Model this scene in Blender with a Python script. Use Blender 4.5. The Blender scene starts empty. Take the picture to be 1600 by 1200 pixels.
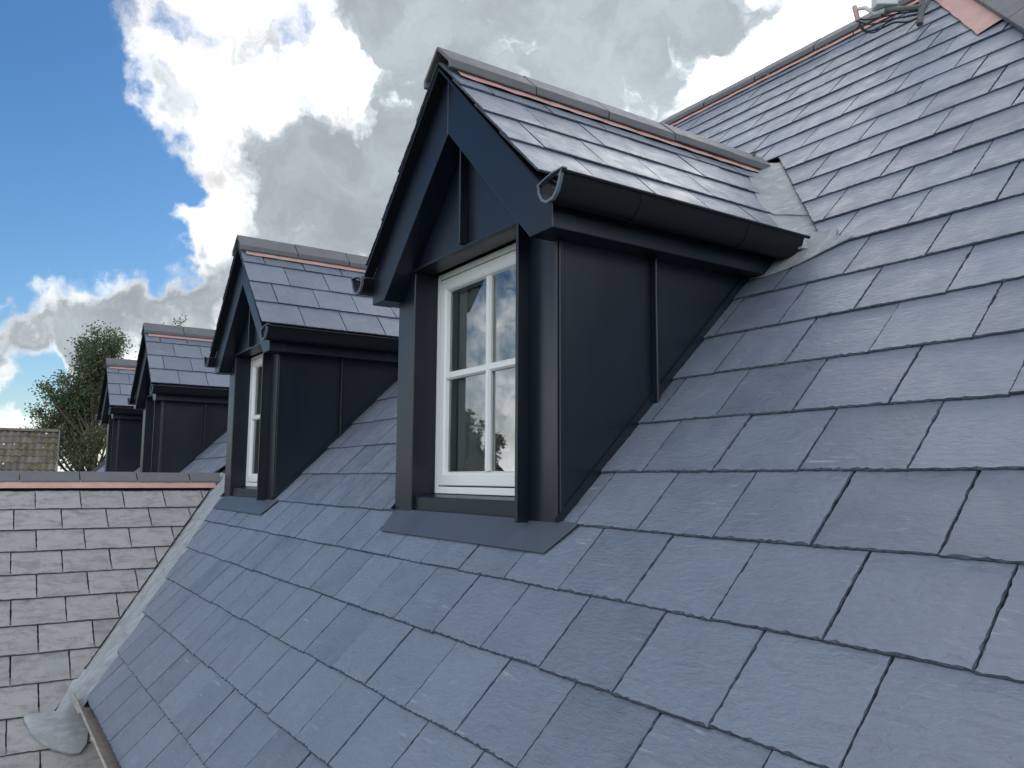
import bpy, math, random
from mathutils import Vector, Matrix

rnd = random.Random(7)
scene = bpy.context.scene
C = scene.collection

# ------------------------------------------------------------------ camera
FPX = 1242.4                                  # focal length in pixels of a 1600 px wide frame
YAW, PIT, ROL = math.radians(146.4), math.radians(6.84), math.radians(-0.3)
def cam_axes():
    cy, sy, cp, sp = math.cos(YAW), math.sin(YAW), math.cos(PIT), math.sin(PIT)
    f = Vector((cp*cy, cp*sy, sp)); r = Vector((sy, -cy, 0)); d = f.cross(r)
    cr, sr = math.cos(ROL), math.sin(ROL)
    return cr*r+sr*d, -sr*r+cr*d, f
CR, CD, CF = cam_axes()
cam_data = bpy.data.cameras.new('camera')
cam_data.sensor_width = 36; cam_data.lens = FPX/1600*36
cam_data.clip_start = 0.05; cam_data.clip_end = 3000
cam = bpy.data.objects.new('camera', cam_data); C.objects.link(cam)
M = Matrix((CR, -CD, -CF)).transposed().to_4x4()
cam.matrix_world = M
scene.camera = cam
def direction(u, v):
    return (CR*((u-800)/FPX) + CD*((v-600)/FPX) + CF).normalized()
def far_point(u, v, depth):                   # a place in the world for far things
    return (CR*((u-800)/FPX) + CD*((v-600)/FPX) + CF)*depth
def project(p):
    z = p.dot(CF)
    if z < 0.05: return None
    return 800+FPX*p.dot(CR)/z, 600+FPX*p.dot(CD)/z, z

# ------------------------------------------------------------------ world
SUN_DIR = Vector((-0.49, 0.68, 0.56)).normalized()
SUN_EL = math.asin(SUN_DIR.z)
SUN_AZ = math.atan2(SUN_DIR.x, SUN_DIR.y)     # from +Y, clockwise
world = bpy.data.worlds.new('World'); scene.world = world; world.use_nodes = True
wt = world.node_tree; wt.nodes.clear()
def wn(t, **k):
    n = wt.nodes.new(t)
    for a, b in k.items(): setattr(n, a, b)
    return n
def wl(a, b): wt.links.new(a, b)
def wmath(op, a, b=None, c=None, clamp=False):
    n = wn('ShaderNodeMath', operation=op, use_clamp=clamp)
    for i, x in enumerate((a, b, c)):
        if x is None: continue
        if isinstance(x, (int, float)): n.inputs[i].default_value = x
        else: wl(x, n.inputs[i])
    return n.outputs[0]
def wvec(op, a, b):
    n = wn('ShaderNodeVectorMath', operation=op)
    for i, x in enumerate((a, b)):
        if x is None: continue
        if isinstance(x, (tuple, list, Vector)): n.inputs[i].default_value = tuple(x)
        elif isinstance(x, (int, float)): n.inputs['Scale'].default_value = x
        else: wl(x, n.inputs[i])
    return n
def wnoise(vec, scale, detail, rough, off=(0, 0, 0)):
    m = wvec('ADD', vec, off)
    n = wn('ShaderNodeTexNoise'); wl(m.outputs[0], n.inputs['Vector'])
    n.inputs['Scale'].default_value = scale; n.inputs['Detail'].default_value = detail
    n.inputs['Roughness'].default_value = rough
    return n
def wsmooth(x, a, b, lo=0.0, hi=1.0):
    n = wn('ShaderNodeMapRange', interpolation_type='SMOOTHSTEP'); wl(x, n.inputs[0])
    for i, v in enumerate((a, b, lo, hi)): n.inputs[i+1].default_value = v
    return n.outputs[0]
sky = wn('ShaderNodeTexSky', sky_type='NISHITA')
sky.sun_disc = False; sky.sun_elevation = SUN_EL; sky.sun_rotation = SUN_AZ
sky.air_density = 1.0; sky.dust_density = 0.3; sky.ozone_density = 3.0
tc = wn('ShaderNodeTexCoord')
D0 = wvec('NORMALIZE', tc.outputs['Generated'], None).outputs[0]
w1 = wvec('SUBTRACT', wnoise(D0, 7, 4, .5).outputs['Color'], (.5, .5, .5))
w1s = wvec('SCALE', w1.outputs[0], 0.13)
w2 = wvec('SUBTRACT', wnoise(D0, 24, 4, .55, (3, 1, 2)).outputs['Color'], (.5, .5, .5))
w2s = wvec('SCALE', w2.outputs[0], 0.075)
DW = wvec('NORMALIZE', wvec('ADD', wvec('ADD', D0, w1s.outputs[0]).outputs[0], w2s.outputs[0]).outputs[0], None).outputs[0]
def blob(u, v, r, w, mirror=False):
    c = direction(u, v)
    if mirror: c = Vector((c.x, -c.y, c.z))    # the sky that the dormer windows reflect
    rad = r/FPX
    d = wvec('DOT_PRODUCT', DW, c).outputs['Value']
    return wmath('MULTIPLY', wsmooth(d, math.cos(rad), math.cos(rad*.15)), w)
def total(x, blobs):
    for b in blobs: x = wmath('ADD', x, blob(*b))
    return x
base = wnoise(DW, 6.0, 10, .62, (1.3, .4, 2.2)).outputs['Fac']
base = wmath('MULTIPLY_ADD', base, 2.6, -.68)
cover = total(base, [
    (-60, 200, 330, -.87), (70, 340, 230, -.85), (170, 300, 120, -.3), (-260, 330, 300, -.6), (-800, 150, 560, -.7), (-1900, 0, 1000, -.13), (770, 560, 330, .62, True), (-150, -100, 300, -.6), (20, 40, 140, -.4),
    (40, 595, 60, -1.0), 
    (860, 60, 560, .7), (400, 130, 260, .34), (330, 300, 150, .34), (480, 330, 240, .45), (1200, 50, 420, .5), (190, 60, 150, .34), (240, 200, 80, .2),
    (150, 510, 120, .85), (20, 500, 110, 1.1), (-90, 520, 130, .6), (300, 440, 130, .45), (250, 520, 120, .3), (20, 655, 45, .6), (600, 500, 300, .4),
    (305, 40, 65, -.5), (345, 150, 60, -.45), (525, 125, 40, -.6), (460, 5, 40, -.6), (285, 430, 40, -.5)])
cover = wmath('ADD', cover, wmath('MULTIPLY_ADD', wnoise(D0, 17, 8, .68, (4, 1, 9)).outputs['Fac'], .9, -.45))
dens = wsmooth(cover, .28, .98)
sund = wvec('DOT_PRODUCT', D0, SUN_DIR).outputs['Value']
thickn = wmath('MULTIPLY_ADD', wnoise(DW, 8.5, 10, .56, (5.1, 2.4, .3)).outputs['Fac'], 3.0, -.98)
thick = total(thickn, [
    (820, 30, 420, .62), (1060, 40, 260, .36), (640, 0, 200, .2), (545, 225, 150, .40), (490, 330, 130, .34), (470, 240, 120, .24), (620, 300, 120, .16), (380, 310, 90, .16),
    (60, 520, 100, .25), (190, 505, 100, .28), (340, 450, 120, .30), (150, 20, 60, .2), (600, 420, 150, .15),
    (410, 90, 140, -.45), (565, 130, 90, -.55), (270, 90, 120, -.16), (1470, 30, 400, -1.1), (1130, 200, 110, -.5), (960, 190, 80, -.3), (250, 270, 80, -.3), (240, 390, 80, -.2), (980, 170, 60, -.2)])
front = wsmooth(sund, -.4, .6, 1.0, 0.0)       # clouds seen away from the sun are lit from the front
grey = wmath('MULTIPLY', wmath('MULTIPLY', wsmooth(thick, .30, .98), wsmooth(cover, .58, 1.05)), wmath('MULTIPLY_ADD', front, -.6, 1.0))
fine = wnoise(DW, 10, 9, .62, (2, 7, 4)).outputs['Fac']
glow = wsmooth(sund, .74, 1.0)
lit = wmath('ADD', wmath('MULTIPLY', glow, .8), wmath('MULTIPLY_ADD', front, 1.5, .76))
lit = wmath('MULTIPLY', lit, wsmooth(fine, .30, .66, .55, 1.12))
shade = wmath('ADD', wsmooth(fine, .3, .7, .24, .35), wmath('MULTIPLY', glow, .05))
lum = wn('ShaderNodeMix', data_type='FLOAT')
wl(grey, lum.inputs[0]); wl(lit, lum.inputs[2]); wl(shade, lum.inputs[3])
tint = wn('ShaderNodeMix', data_type='RGBA'); wl(grey, tint.inputs[0])
tint.inputs[6].default_value = (1.0, 1.0, 1.0, 1); tint.inputs[7].default_value = (.87, .98, 1.06, 1)
ccol = wvec('SCALE', tint.outputs[2], None); wl(lum.outputs[0], ccol.inputs['Scale'])
bg_sky = wn('ShaderNodeBackground'); bg_sky.inputs['Strength'].default_value = 0.07
hue = wn('ShaderNodeHueSaturation'); hue.inputs['Saturation'].default_value = 1.25
wl(sky.outputs[0], hue.inputs['Color']); wl(hue.outputs[0], bg_sky.inputs['Color'])
bg_cloud = wn('ShaderNodeBackground'); bg_cloud.inputs['Strength'].default_value = 1.0
wl(ccol.outputs[0], bg_cloud.inputs['Color'])
mixw = wn('ShaderNodeMixShader'); wl(dens, mixw.inputs[0]); wl(bg_sky.outputs[0], mixw.inputs[1]); wl(bg_cloud.outputs[0], mixw.inputs[2])
wout = wn('ShaderNodeOutputWorld'); wl(mixw.outputs[0], wout.inputs['Surface'])

# ------------------------------------------------------------------ sun (behind cloud)
sd = bpy.data.lights.new('sun', 'SUN'); sd.energy = 0.5; sd.angle = math.radians(30); sd.color = (1, .98, .95)
so = bpy.data.objects.new('sun', sd); C.objects.link(so)
so.rotation_euler = (-SUN_DIR).to_track_quat('-Z', 'Y').to_euler()

scene.view_settings.view_transform = 'Standard'; scene.view_settings.look = 'None'
scene.view_settings.exposure = 0.72; scene.view_settings.gamma = 1.0
scene.view_settings.use_curve_mapping = False
scene.render.resolution_x = 1024; scene.render.resolution_y = 768

# ------------------------------------------------------------------ materials
class Mat:
    def __init__(s, name):
        s.m = bpy.data.materials.new(name); s.m.use_nodes = True
        s.t = s.m.node_tree; s.p = s.t.nodes['Principled BSDF']
    def n(s, t, **k):
        x = s.t.nodes.new(t)
        for a, b in k.items(): setattr(x, a, b)
        return x
    def l(s, a, b): s.t.links.new(a, b)
    def coords(s, scale=(1, 1, 1), rot=(0, 0, 0), island=True):
        tc = s.n('ShaderNodeTexCoord'); mp = s.n('ShaderNodeMapping')
        mp.inputs['Scale'].default_value = scale; mp.inputs['Rotation'].default_value = rot
        if island:                             # shift the pattern from piece to piece
            r = s.rand()
            cm = s.n('ShaderNodeCombineXYZ')
            for i, f in enumerate((37.0, 91.0, 53.0)):
                mu = s.n('ShaderNodeMath', operation='MULTIPLY'); s.l(r, mu.inputs[0]); mu.inputs[1].default_value = f
                s.l(mu.outputs[0], cm.inputs[i])
            ad = s.n('ShaderNodeVectorMath', operation='ADD'); s.l(tc.outputs['Object'], ad.inputs[0]); s.l(cm.outputs[0], ad.inputs[1])
            s.l(ad.outputs[0], mp.inputs[0])
        else: s.l(tc.outputs['Object'], mp.inputs[0])
        return mp.outputs[0]
    def rand(s):
        if not hasattr(s, '_r'):
            oi = s.n('ShaderNodeObjectInfo'); ge = s.n('ShaderNodeNewGeometry')
            a = s.n('ShaderNodeMath', operation='ADD'); s.l(oi.outputs['Random'], a.inputs[0]); s.l(ge.outputs['Random Per Island'], a.inputs[1])
            f = s.n('ShaderNodeMath', operation='FRACT'); s.l(a.outputs[0], f.inputs[0]); s._r = f.outputs[0]
        return s._r
    def noise(s, vec, scale, detail=4, rough=.5, dist=0):
        x = s.n('ShaderNodeTexNoise'); s.l(vec, x.inputs['Vector'])
        x.inputs['Scale'].default_value = scale; x.inputs['Detail'].default_value = detail
        x.inputs['Roughness'].default_value = rough; x.inputs['Distortion'].default_value = dist
        return x.outputs['Fac']
    def ramp(s, fac, stops):
        x = s.n('ShaderNodeValToRGB'); s.l(fac, x.inputs[0]); e = x.color_ramp.elements
        while len(e) < len(stops): e.new(.5)
        for el, (p, c) in zip(e, stops): el.position = p; el.color = (c[0], c[1], c[2], 1)
        return x.outputs[0]
    def rng(s, fac, a, b, lo, hi):
        x = s.n('ShaderNodeMapRange'); s.l(fac, x.inputs[0])
        for i, v in enumerate((a, b, lo, hi)): x.inputs[i+1].default_value = v
        return x.outputs[0]
    def mix(s, fac, a, b, blend='MIX'):
        x = s.n('ShaderNodeMix', data_type='RGBA', blend_type=blend)
        for i, v in ((0, fac), (6, a), (7, b)):
            if isinstance(v, (int, float)): x.inputs[i].default_value = v
            elif isinstance(v, tuple): x.inputs[i].default_value = (*v, 1)
            else: s.l(v, x.inputs[i])
        return x.outputs[2]
    def bump(s, h, strength, dist, prev=None):
        x = s.n('ShaderNodeBump'); s.l(h, x.inputs['Height'])
        x.inputs['Strength'].default_value = strength; x.inputs['Distance'].default_value = dist
        if prev is not None: s.l(prev, x.inputs['Normal'])
        return x.outputs[0]
    def set(s, **k):
        for a, v in k.items():
            i = s.p.inputs[{'col': 'Base Color', 'rough': 'Roughness', 'metal': 'Metallic', 'normal': 'Normal', 'spec': 'Specular IOR Level'}[a]]
            if isinstance(v, (int, float)): i.default_value = v
            elif isinstance(v, tuple): i.default_value = (*v, 1)
            else: s.l(v, i)
        return s.m

def slate_material(name, dark, mid, light, purple, chalk, rust=0.0, rough=.42, spec=1.0):
    m = Mat(name)
    co = m.coords((1, 1, 1))
    blot = m.noise(co, 5, 6, .6)
    fine = m.noise(m.coords((1, 1.6, 1)), 60, 5, .6)
    col = m.ramp(m.rand(), [(0, dark), (.3, mid), (.62, light), (.85, mid), (1, purple)])
    col = m.mix(m.rng(blot, .3, .7, 0, .75), col, light)
    col = m.mix(m.rng(fine, .3, .75, 0, .22), col, dark)
    if rust:
        st = m.noise(m.coords((1.2, 2.2, 1)), 7, 7, .65, .6)
        col = m.mix(m.rng(st, .46, .68, 0, rust), col, (.125, .115, .10))
        st2 = m.noise(m.coords((3, 1.2, 1), (0, 0, .6)), 9, 6, .7, 1)
        col = m.mix(m.rng(st2, .50, .68, 0, rust), col, (.36, .375, .375))
    sc = m.noise(m.coords((1.2, 11, 1), (0, 0, .85)), 7, 6, .7, .4)
    gate = m.noise(m.coords((1, 1, 1)), 3.1, 3, .5)
    g2 = m.n('ShaderNodeMath', operation='MULTIPLY'); m.l(m.rng(sc, .60, .72, 0, 1), g2.inputs[0]); m.l(m.rng(gate, .45, .63, 0, chalk), g2.inputs[1])
    col = m.mix(g2.outputs[0], col, (.36, .39, .42))
    sp = m.noise(m.coords((1, 1, 1)), 130, 2, .5)
    col = m.mix(m.rng(sp, .73, .77, 0, .5), col, (.03, .032, .036))
    # riven face: long shallow ripples and broken steps across the slate
    rip = m.noise(m.coords((1, 4.2, 1), (0, 0, .12)), 11, 8, .6, .7)
    step = m.n('ShaderNodeMath', operation='PINGPONG'); 
    mul = m.n('ShaderNodeMath', operation='MULTIPLY'); m.l(rip, mul.inputs[0]); mul.inputs[1].default_value = 5.0
    m.l(mul.outputs[0], step.inputs[0]); step.inputs[1].default_value = 1.0
    big = m.noise(m.coords((1, 1.5, 1)), 4, 3, .5)
    b = m.bump(big, .6, .006)
    b = m.bump(m.rng(step.outputs[0], 0, .22, 0, 1), .55, .0011, b)
    b = m.bump(m.noise(m.coords((1, 2.2, 1)), 42, 7, .66), 1.0, .0046, b)
    rg = m.rng(m.noise(m.coords((1, 1, 1)), 14, 4, .6), .3, .7, rough-.09, rough+.15)
    return m.set(col=col, rough=rg, normal=b, spec=spec)

def edge_material(name, lo, hi):
    m = Mat(name); a = m.noise(m.coords((1, 1, 1)), 90, 5, .7)
    return m.set(col=m.ramp(a, [(.35, lo), (.62, hi), (.8, tuple(x*1.9 for x in hi))]), rough=.8, normal=m.bump(m.noise(m.coords((1, 1, 1)), 160, 5, .7), .7, .002), spec=.2)

def simple(name, col, rough, var=.18, scale=6, bump=0.0, bscale=40, spec=.5, metal=0.0):
    m = Mat(name)
    nz = m.noise(m.coords((1, 1, 1)), scale, 5, .55)
    lo = tuple(c*(1-var) for c in col); hi = tuple(c*(1+var) for c in col)
    c = m.ramp(nz, [(.25, lo), (.75, hi)])
    k = dict(col=c, rough=m.rng(m.noise(m.coords((1, 1, 1)), scale*2.3, 4, .5), .3, .7, rough-.05, rough+.07), spec=spec, metal=metal)
    if bump: k['normal'] = m.bump(m.noise(m.coords((1, 1, 1)), bscale, 5, .6), bump, .003)
    return m.set(**k)

def painted(name, col, rough, spec=.5):
    m = Mat(name)
    nz = m.noise(m.coords((1, 1, .35)), 3.2, 6, .6)
    c = m.ramp(nz, [(.3, tuple(x*.88 for x in col)), (.7, tuple(x*1.14 for x in col))])
    dust = m.noise(m.coords((1, 1, 1)), 70, 3, .6)
    c = m.mix(m.rng(dust, .71, .77, 0, .25), c, (.06, .068, .078))
    sm = m.noise(m.coords((5, 5, .6)), 4, 5, .65)
    c = m.mix(m.rng(sm, .56, .8, 0, .22), c, (.018, .025, .034))
    b = m.bump(m.noise(m.coords((1, 1, 1)), 2.2, 2, .5), .05, .02)
    return m.set(col=c, rough=m.rng(nz, .3, .7, rough-.05, rough+.08), normal=b, spec=spec)

def lead_material(name, lo, hi, dirt):
    m = Mat(name)
    a = m.noise(m.coords((1, 1, 1)), 9, 7, .65, .4)
    c = m.ramp(a, [(.28, lo), (.55, hi), (.8, tuple(x*1.25 for x in hi))])
    st = m.noise(m.coords((5, 1.3, 2), (0, 0, .6)), 6, 6, .7, .6)
    c = m.mix(m.rng(st, .50, .70, 0, dirt), c, (.52, .55, .56))
    c = m.mix(m.rng(m.noise(m.coords((1, 1, 1)), 25, 5, .7), .62, .72, 0, dirt), c, (.09, .085, .07))
    b = m.bump(m.noise(m.coords((1, 1, 1)), 7, 3, .5), .5, .012)
    return m.set(col=c, rough=.55, normal=b, spec=.35)

MS = slate_material('new_slate', (.078, .102, .143), (.118, .149, .203), (.162, .198, .26), (.136, .156, .222), 1.0, rough=.40, spec=.5)
MS.node_tree.nodes['Principled BSDF'].inputs['IOR'].default_value = 2.05
MW = slate_material('weathered_slate', (.25, .26, .268), (.31, .32, .325), (.365, .372, .378), (.32, .315, .31), .5, rust=.6, rough=.58, spec=.4)
MP = painted('anthracite_paint', (.003, .008, .018), .33)
MPG = simple('gutter_plastic', (.007, .009, .012), .36, .12, spec=.25)
MAP = painted('apron_metal', (.06, .075, .10), .46, .6)
MSE = edge_material('slate_edge', (.03, .038, .052), (.085, .105, .138))  # dressed edge colour, darkened further to deepen the shadow along the tails
MWE = edge_material('weathered_slate_edge', (.04, .038, .035), (.10, .095, .09))
MWH = simple('white_frame_paint', (.72, .745, .75), .34, .04, 5)
MRT = simple('grey_clay_ridge', (.125, .128, .14), .62, .14, 9, .25, 60)
MCU = simple('copper_strip', (.52, .325, .285), .62, .14, 10, .2, 30, spec=.3)
ML = lead_material('new_lead', (.16, .18, .205), (.245, .27, .295), .45)
MLO = lead_material('old_lead', (.19, .21, .225), (.30, .33, .352), .55)
MDK = simple('dark_void', (.02, .02, .022), .9)
MBL = simple('grey_blind', (.72, .80, .82), .7, .05, 4)
MRM = simple('room_paint', (.16, .17, .17), .8)
MOG = simple('old_gutter', (.34, .30, .26), .6, .35, 14, .3, 60)
MBR = simple('brick', (.30, .20, .15), .85, .2, 5)
MDUST = simple('seam_black', (.012, .013, .015), .8)
MGRASS = simple('grass', (.07, .10, .04), .9, .4, .2)
MBARK = simple('bark', (.075, .06, .045), .9, .3, 8, .5, 30)
MCAB = simple('black_cable', (.015, .015, .016), .5)
MMET = simple('weathered_bracket', (.12, .125, .13), .5, .2, 10, metal=.4)
MUNIT = simple('pale_plastic', (.62, .64, .64), .4, .05)
MUNR = simple('pinkish_cap', (.42, .30, .26), .5, .1)

def leaf_material(name, a, b, c3):
    m = Mat(name); m.set(col=m.ramp(m.rand(), [(0, a), (.5, b), (1, c3)]), rough=.55, spec=.35)
    m.p.inputs['Subsurface Weight'].default_value = 0
    tr = m.n('ShaderNodeBsdfTranslucent'); tr.inputs[0].default_value = (*[x*1.5 for x in b], 1)
    mx = m.n('ShaderNodeMixShader'); mx.inputs[0].default_value = .3
    out = m.t.nodes['Material Output']; m.l(m.p.outputs[0], mx.inputs[1]); m.l(tr.outputs[0], mx.inputs[2]); m.l(mx.outputs[0], out.inputs[0])
    return m.m
MLF = leaf_material('leaf_green', (.07, .10, .055), (.10, .135, .072), (.14, .165, .10))
MLF2 = leaf_material('leaf_pale', (.08, .11, .05), (.11, .13, .07), (.14, .15, .09))
MLF3 = leaf_material('leaf_brown', (.10, .065, .04), (.09, .08, .045), (.06, .075, .035))
def glass_material():
    m = Mat('window_glass'); t = m.t; t.nodes.remove(m.p)
    fr = m.n('ShaderNodeFresnel'); fr.inputs['IOR'].default_value = 3.4
    tr = m.n('ShaderNodeBsdfTransparent'); tr.inputs[0].default_value = (.86, .9, .89, 1)
    gl = m.n('ShaderNodeBsdfGlossy'); gl.inputs['Roughness'].default_value = 0.004
    nz = m.bump(m.noise(m.coords((1, 1, 1)), 2.5, 1, .5), .02, .01); m.l(nz, gl.inputs['Normal'])
    mx = m.n('ShaderNodeMixShader'); m.l(fr.outputs[0], mx.inputs[0]); m.l(tr.outputs[0], mx.inputs[1]); m.l(gl.outputs[0], mx.inputs[2])
    m.l(mx.outputs[0], t.nodes['Material Output'].inputs[0]); return m.m
MGL = glass_material()
def pantile_material():
    m = Mat('mossy_pantile')
    co = m.coords((1, 1, 1), island=False)
    c = m.ramp(m.rand(), [(0, (.10, .085, .072)), (.5, (.135, .118, .10)), (1, (.17, .15, .13))])
    c = m.mix(m.rng(m.noise(m.coords((1, 1, 1)), 6, 5, .65), .5, .75, 0, .6), c, (.20, .19, .17))
    g = m.n('ShaderNodeNewGeometry')
    c = m.mix(m.rng(m.noise(m.coords((1, 1, 1)), 3, 5, .6), .52, .68, 0, .55), c, (.13, .115, .035))
    return m.set(col=c, rough=.9)
MPT = pantile_material()
MPTM = simple('moss_covered_pantile', (.125, .108, .068), .95, .6, 7, .5, 30)
MLICH = simple('white_lichen', (.6, .6, .58), .9, .1)

# ------------------------------------------------------------------ mesh helpers
class MB:
    def __init__(s): s.v = []; s.f = []
    def poly(s, pts, flip=False):
        i = len(s.v); s.v += [Vector(p) for p in pts]
        r = list(range(i, i+len(pts))); s.f.append(r[::-1] if flip else r)
    def box(s, x0, x1, y0, y1, z0, z1):
        i = len(s.v)
        s.v += [Vector(p) for p in ((x0, y0, z0), (x1, y0, z0), (x1, y1, z0), (x0, y1, z0), (x0, y0, z1), (x1, y0, z1), (x1, y1, z1), (x0, y1, z1))]
        for q in ((0, 3, 2, 1), (4, 5, 6, 7), (0, 1, 5, 4), (1, 2, 6, 5), (2, 3, 7, 6), (3, 0, 4, 7)): s.f.append([i+k for k in q])
    def prism(s, poly, ext, conv):             # poly: 2D list; conv(a, b, t) -> 3D; ext=(t0, t1)
        n = len(poly); i = len(s.v)
        for t in ext: s.v += [Vector(conv(a, b, t)) for a, b in poly]
        s.f.append([i+k for k in range(n)][::-1]); s.f.append([i+n+k for k in range(n)])
        for k in range(n):
            j = (k+1) % n; s.f.append([i+k, i+j, i+n+j, i+n+k])
    def sheet(s, pts, nrm, t):                 # a flat sheet with thickness t below its face
        n = len(pts); i = len(s.v); d = Vector(nrm).normalized()*t
        s.v += [Vector(p) for p in pts]+[Vector(p)-d for p in pts]
        s.f.append([i+k for k in range(n)]); s.f.append([i+n+k for k in range(n)][::-1])
        for k in range(n):
            j = (k+1) % n; s.f.append([i+k, i+n+k, i+n+j, i+j])
    def loft(s, rings, closed=True, caps=True):
        n = len(rings[0]); base = len(s.v)
        for r in rings: s.v += [Vector(p) for p in r]
        for a in range(len(rings)-1):
            for k in range(n if closed else n-1):
                j = (k+1) % n
                s.f.append([base+a*n+k, base+a*n+j, base+(a+1)*n+j, base+(a+1)*n+k])
        if closed and caps:
            s.f.append([base+k for k in range(n)][::-1]); s.f.append([base+(len(rings)-1)*n+k for k in range(n)])
    def tube(s, pts, r, seg=8):
        pts = [Vector(p) for p in pts]; rings = []
        for i, p in enumerate(pts):
            d = (pts[min(i+1, len(pts)-1)]-pts[max(i-1, 0)]).normalized()
            a = d.cross(Vector((0, 0, 1)) if abs(d.z) < .9 else Vector((1, 0, 0))).normalized(); b = d.cross(a)
            rr = r[i] if isinstance(r, (list, tuple)) else r
            rings.append([p+(a*math.cos(2*math.pi*k/seg)+b*math.sin(2*math.pi*k/seg))*rr for k in range(seg)])
        s.loft(rings)
    def mesh(s, name, mat, origin=(0, 0, 0), smooth=False, recalc=True):
        o = Vector(origin); me = bpy.data.meshes.new(name)
        me.from_pydata([v-o for v in s.v], [], s.f)
        if recalc:
            import bmesh
            bm = bmesh.new(); bm.from_mesh(me); bmesh.ops.recalc_face_normals(bm, faces=bm.faces); bm.to_mesh(me); bm.free()
        me.materials.append(mat)
        if smooth:
            me.polygons.foreach_set('use_smooth', [True]*len(me.polygons))
            me.set_sharp_from_angle(angle=math.radians(40))
        return me
    def obj(s, name, mat, parent=None, smooth=False, bevel=0.0, recalc=True):
        o = bpy.data.objects.new(name, s.mesh(name, mat, origin_of(parent), smooth, recalc)); C.objects.link(o)
        if parent: o.parent = parent
        if bevel:
            b = o.modifiers.new('edge', 'BEVEL'); b.width = bevel; b.segments = 2; b.limit_method = 'ANGLE'; b.angle_limit = math.radians(35)
        return o
ORG = {}
def origin_of(p):
    if p is None: return Vector((0, 0, 0))
    return ORG[p.name]
def thing(name, label, cat, loc, group=None):
    o = bpy.data.objects.new(name, None); C.objects.link(o); o.location = loc; o.empty_display_size = .1
    o['label'] = label; o['category'] = cat
    if group: o['group'] = group
    ORG[o.name] = Vector(loc); return o
def sub(o, parent):                            # remember the origin of a part that has sub-parts
    ORG[o.name] = origin_of(parent); return o

# ------------------------------------------------------------------ slates
R2 = math.sqrt(2)
T = .0064
def clip(poly, a, b, c):                       # keep a*u + b*w <= c
    out = []
    for i in range(len(poly)):
        p, q = poly[i], poly[(i+1) % len(poly)]
        dp, dq = a*p[0]+b*p[1]-c, a*q[0]+b*q[1]-c
        if dp <= 0: out.append(p)
        if dp*dq < 0:
            t = dp/(dp-dq); out.append((p[0]+(q[0]-p[0])*t, p[1]+(q[1]-p[1])*t))
    return out
def area(poly): return .5*sum(poly[i][0]*poly[(i+1) % len(poly)][1]-poly[(i+1) % len(poly)][0]*poly[i][1] for i in range(len(poly)))
def slate_geo(poly, rg, t=T, step=.02, chip=.006):
    """rough-edged slate: outline in (u, w), face at z=0, dressed (chipped) arris, body below"""
    pts = []
    n = len(poly)
    for i in range(n):
        p, q = poly[i], poly[(i+1) % n]; L = math.hypot(q[0]-p[0], q[1]-p[1])
        if L < 1e-4: continue
        k = max(1, int(L/step)); nx, ny = (q[1]-p[1])/L, -(q[0]-p[0])/L
        top = (p[1] > .24 and q[1] > .24)
        if top: k = 1
        for j in range(k):
            f = j/k; jit = 0 if j == 0 or top else rg.uniform(-.0016, .0004)
            pts.append((p[0]+(q[0]-p[0])*f+nx*jit, p[1]+(q[1]-p[1])*f+ny*jit, nx, ny, 0 if top else 1))
    m = len(pts)
    cu = sum(p[0] for p in pts)/m; cw = sum(p[1] for p in pts)/m
    v = []; prev = .5
    for (x, y, nx, ny, e) in pts:
        c = chip*(.15+rg.random()**2.2)*(1 if abs(ny) > .7 else .5) if e else 0
        d = math.hypot(x-cu, y-cw) or 1
        v.append((x-nx*c+(cu-x)/d*.0006, y-ny*c+(cw-y)/d*.0006, 0))
    for (x, y, nx, ny, e) in pts: v.append((x, y, -t*rg.uniform(.28, .6) if e else -.002))
    for (x, y, nx, ny, e) in pts: v.append((x, y, -t))
    f = [list(range(m))]
    for a in (1, 0)[::-1]:
        for k in range(m):
            j = (k+1) % m; f.append([a*m+k, (a+1)*m+k, (a+1)*m+j, a*m+j])
    return v, f
def rect(wd, ln): return [(-wd/2, 0), (wd/2, 0), (wd/2, ln), (-wd/2, ln)]
def mesh_from(name, v, f, mat):
    me = bpy.data.meshes.new(name); me.from_pydata(v, [], f); me.materials.append(mat)
    if mat in EDGE:
        me.materials.append(EDGE[mat]); me.polygons.foreach_set('material_index', [0]+[1]*(len(f)-1))
    return me
EDGE = {MS: MSE, MW: MWE}
def slate_set(n, wd, ln, mat, t, step, chip, seed):
    rg = random.Random(seed); out = []
    for i in range(n):
        w2 = wd+rg.uniform(-.002, .001)
        sk = rg.uniform(-.002, .002)
        p = [(-w2/2, sk), (w2/2, -sk), (w2/2, ln), (-w2/2, ln)]
        out.append(slate_geo(p, rg, t, step, chip))
    return out
GAUGE = .209
TILT = math.atan2(T, GAUGE)
NEW = slate_set(18, .2493, .275, MS, T, .0105, .0050, 3)
NEWM = [mesh_from('slate', v, f, MS) for v, f in NEW]
def frame(origin, u, w, tilt):
    """matrix of a slate lying on a slope: u across, w uphill, tilted so that its tail rides on the course below"""
    u = Vector(u).normalized(); w = Vector(w).normalized(); n = u.cross(w)
    wt_ = w*math.cos(tilt)-n*math.sin(tilt); nt = u.cross(wt_)
    m = Matrix((u, wt_, nt)).transposed().to_4x4(); m.translation = Vector(origin)
    return m
def put(mesh, matrix, parent, name='slate'):
    o = bpy.data.objects.new(name, mesh); C.objects.link(o); o.parent = parent
    o.matrix_local = Matrix.Translation(-origin_of(parent)) @ matrix
    return o

# ------------------------------------------------------------------ ground and house body
GZ = -5.6
g = MB(); g.poly([(-900, -900, GZ), (900, -900, GZ), (900, 900, GZ), (-900, 900, GZ)])
go = g.obj('ground', MGRASS, recalc=False); go['kind'] = 'structure'

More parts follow.
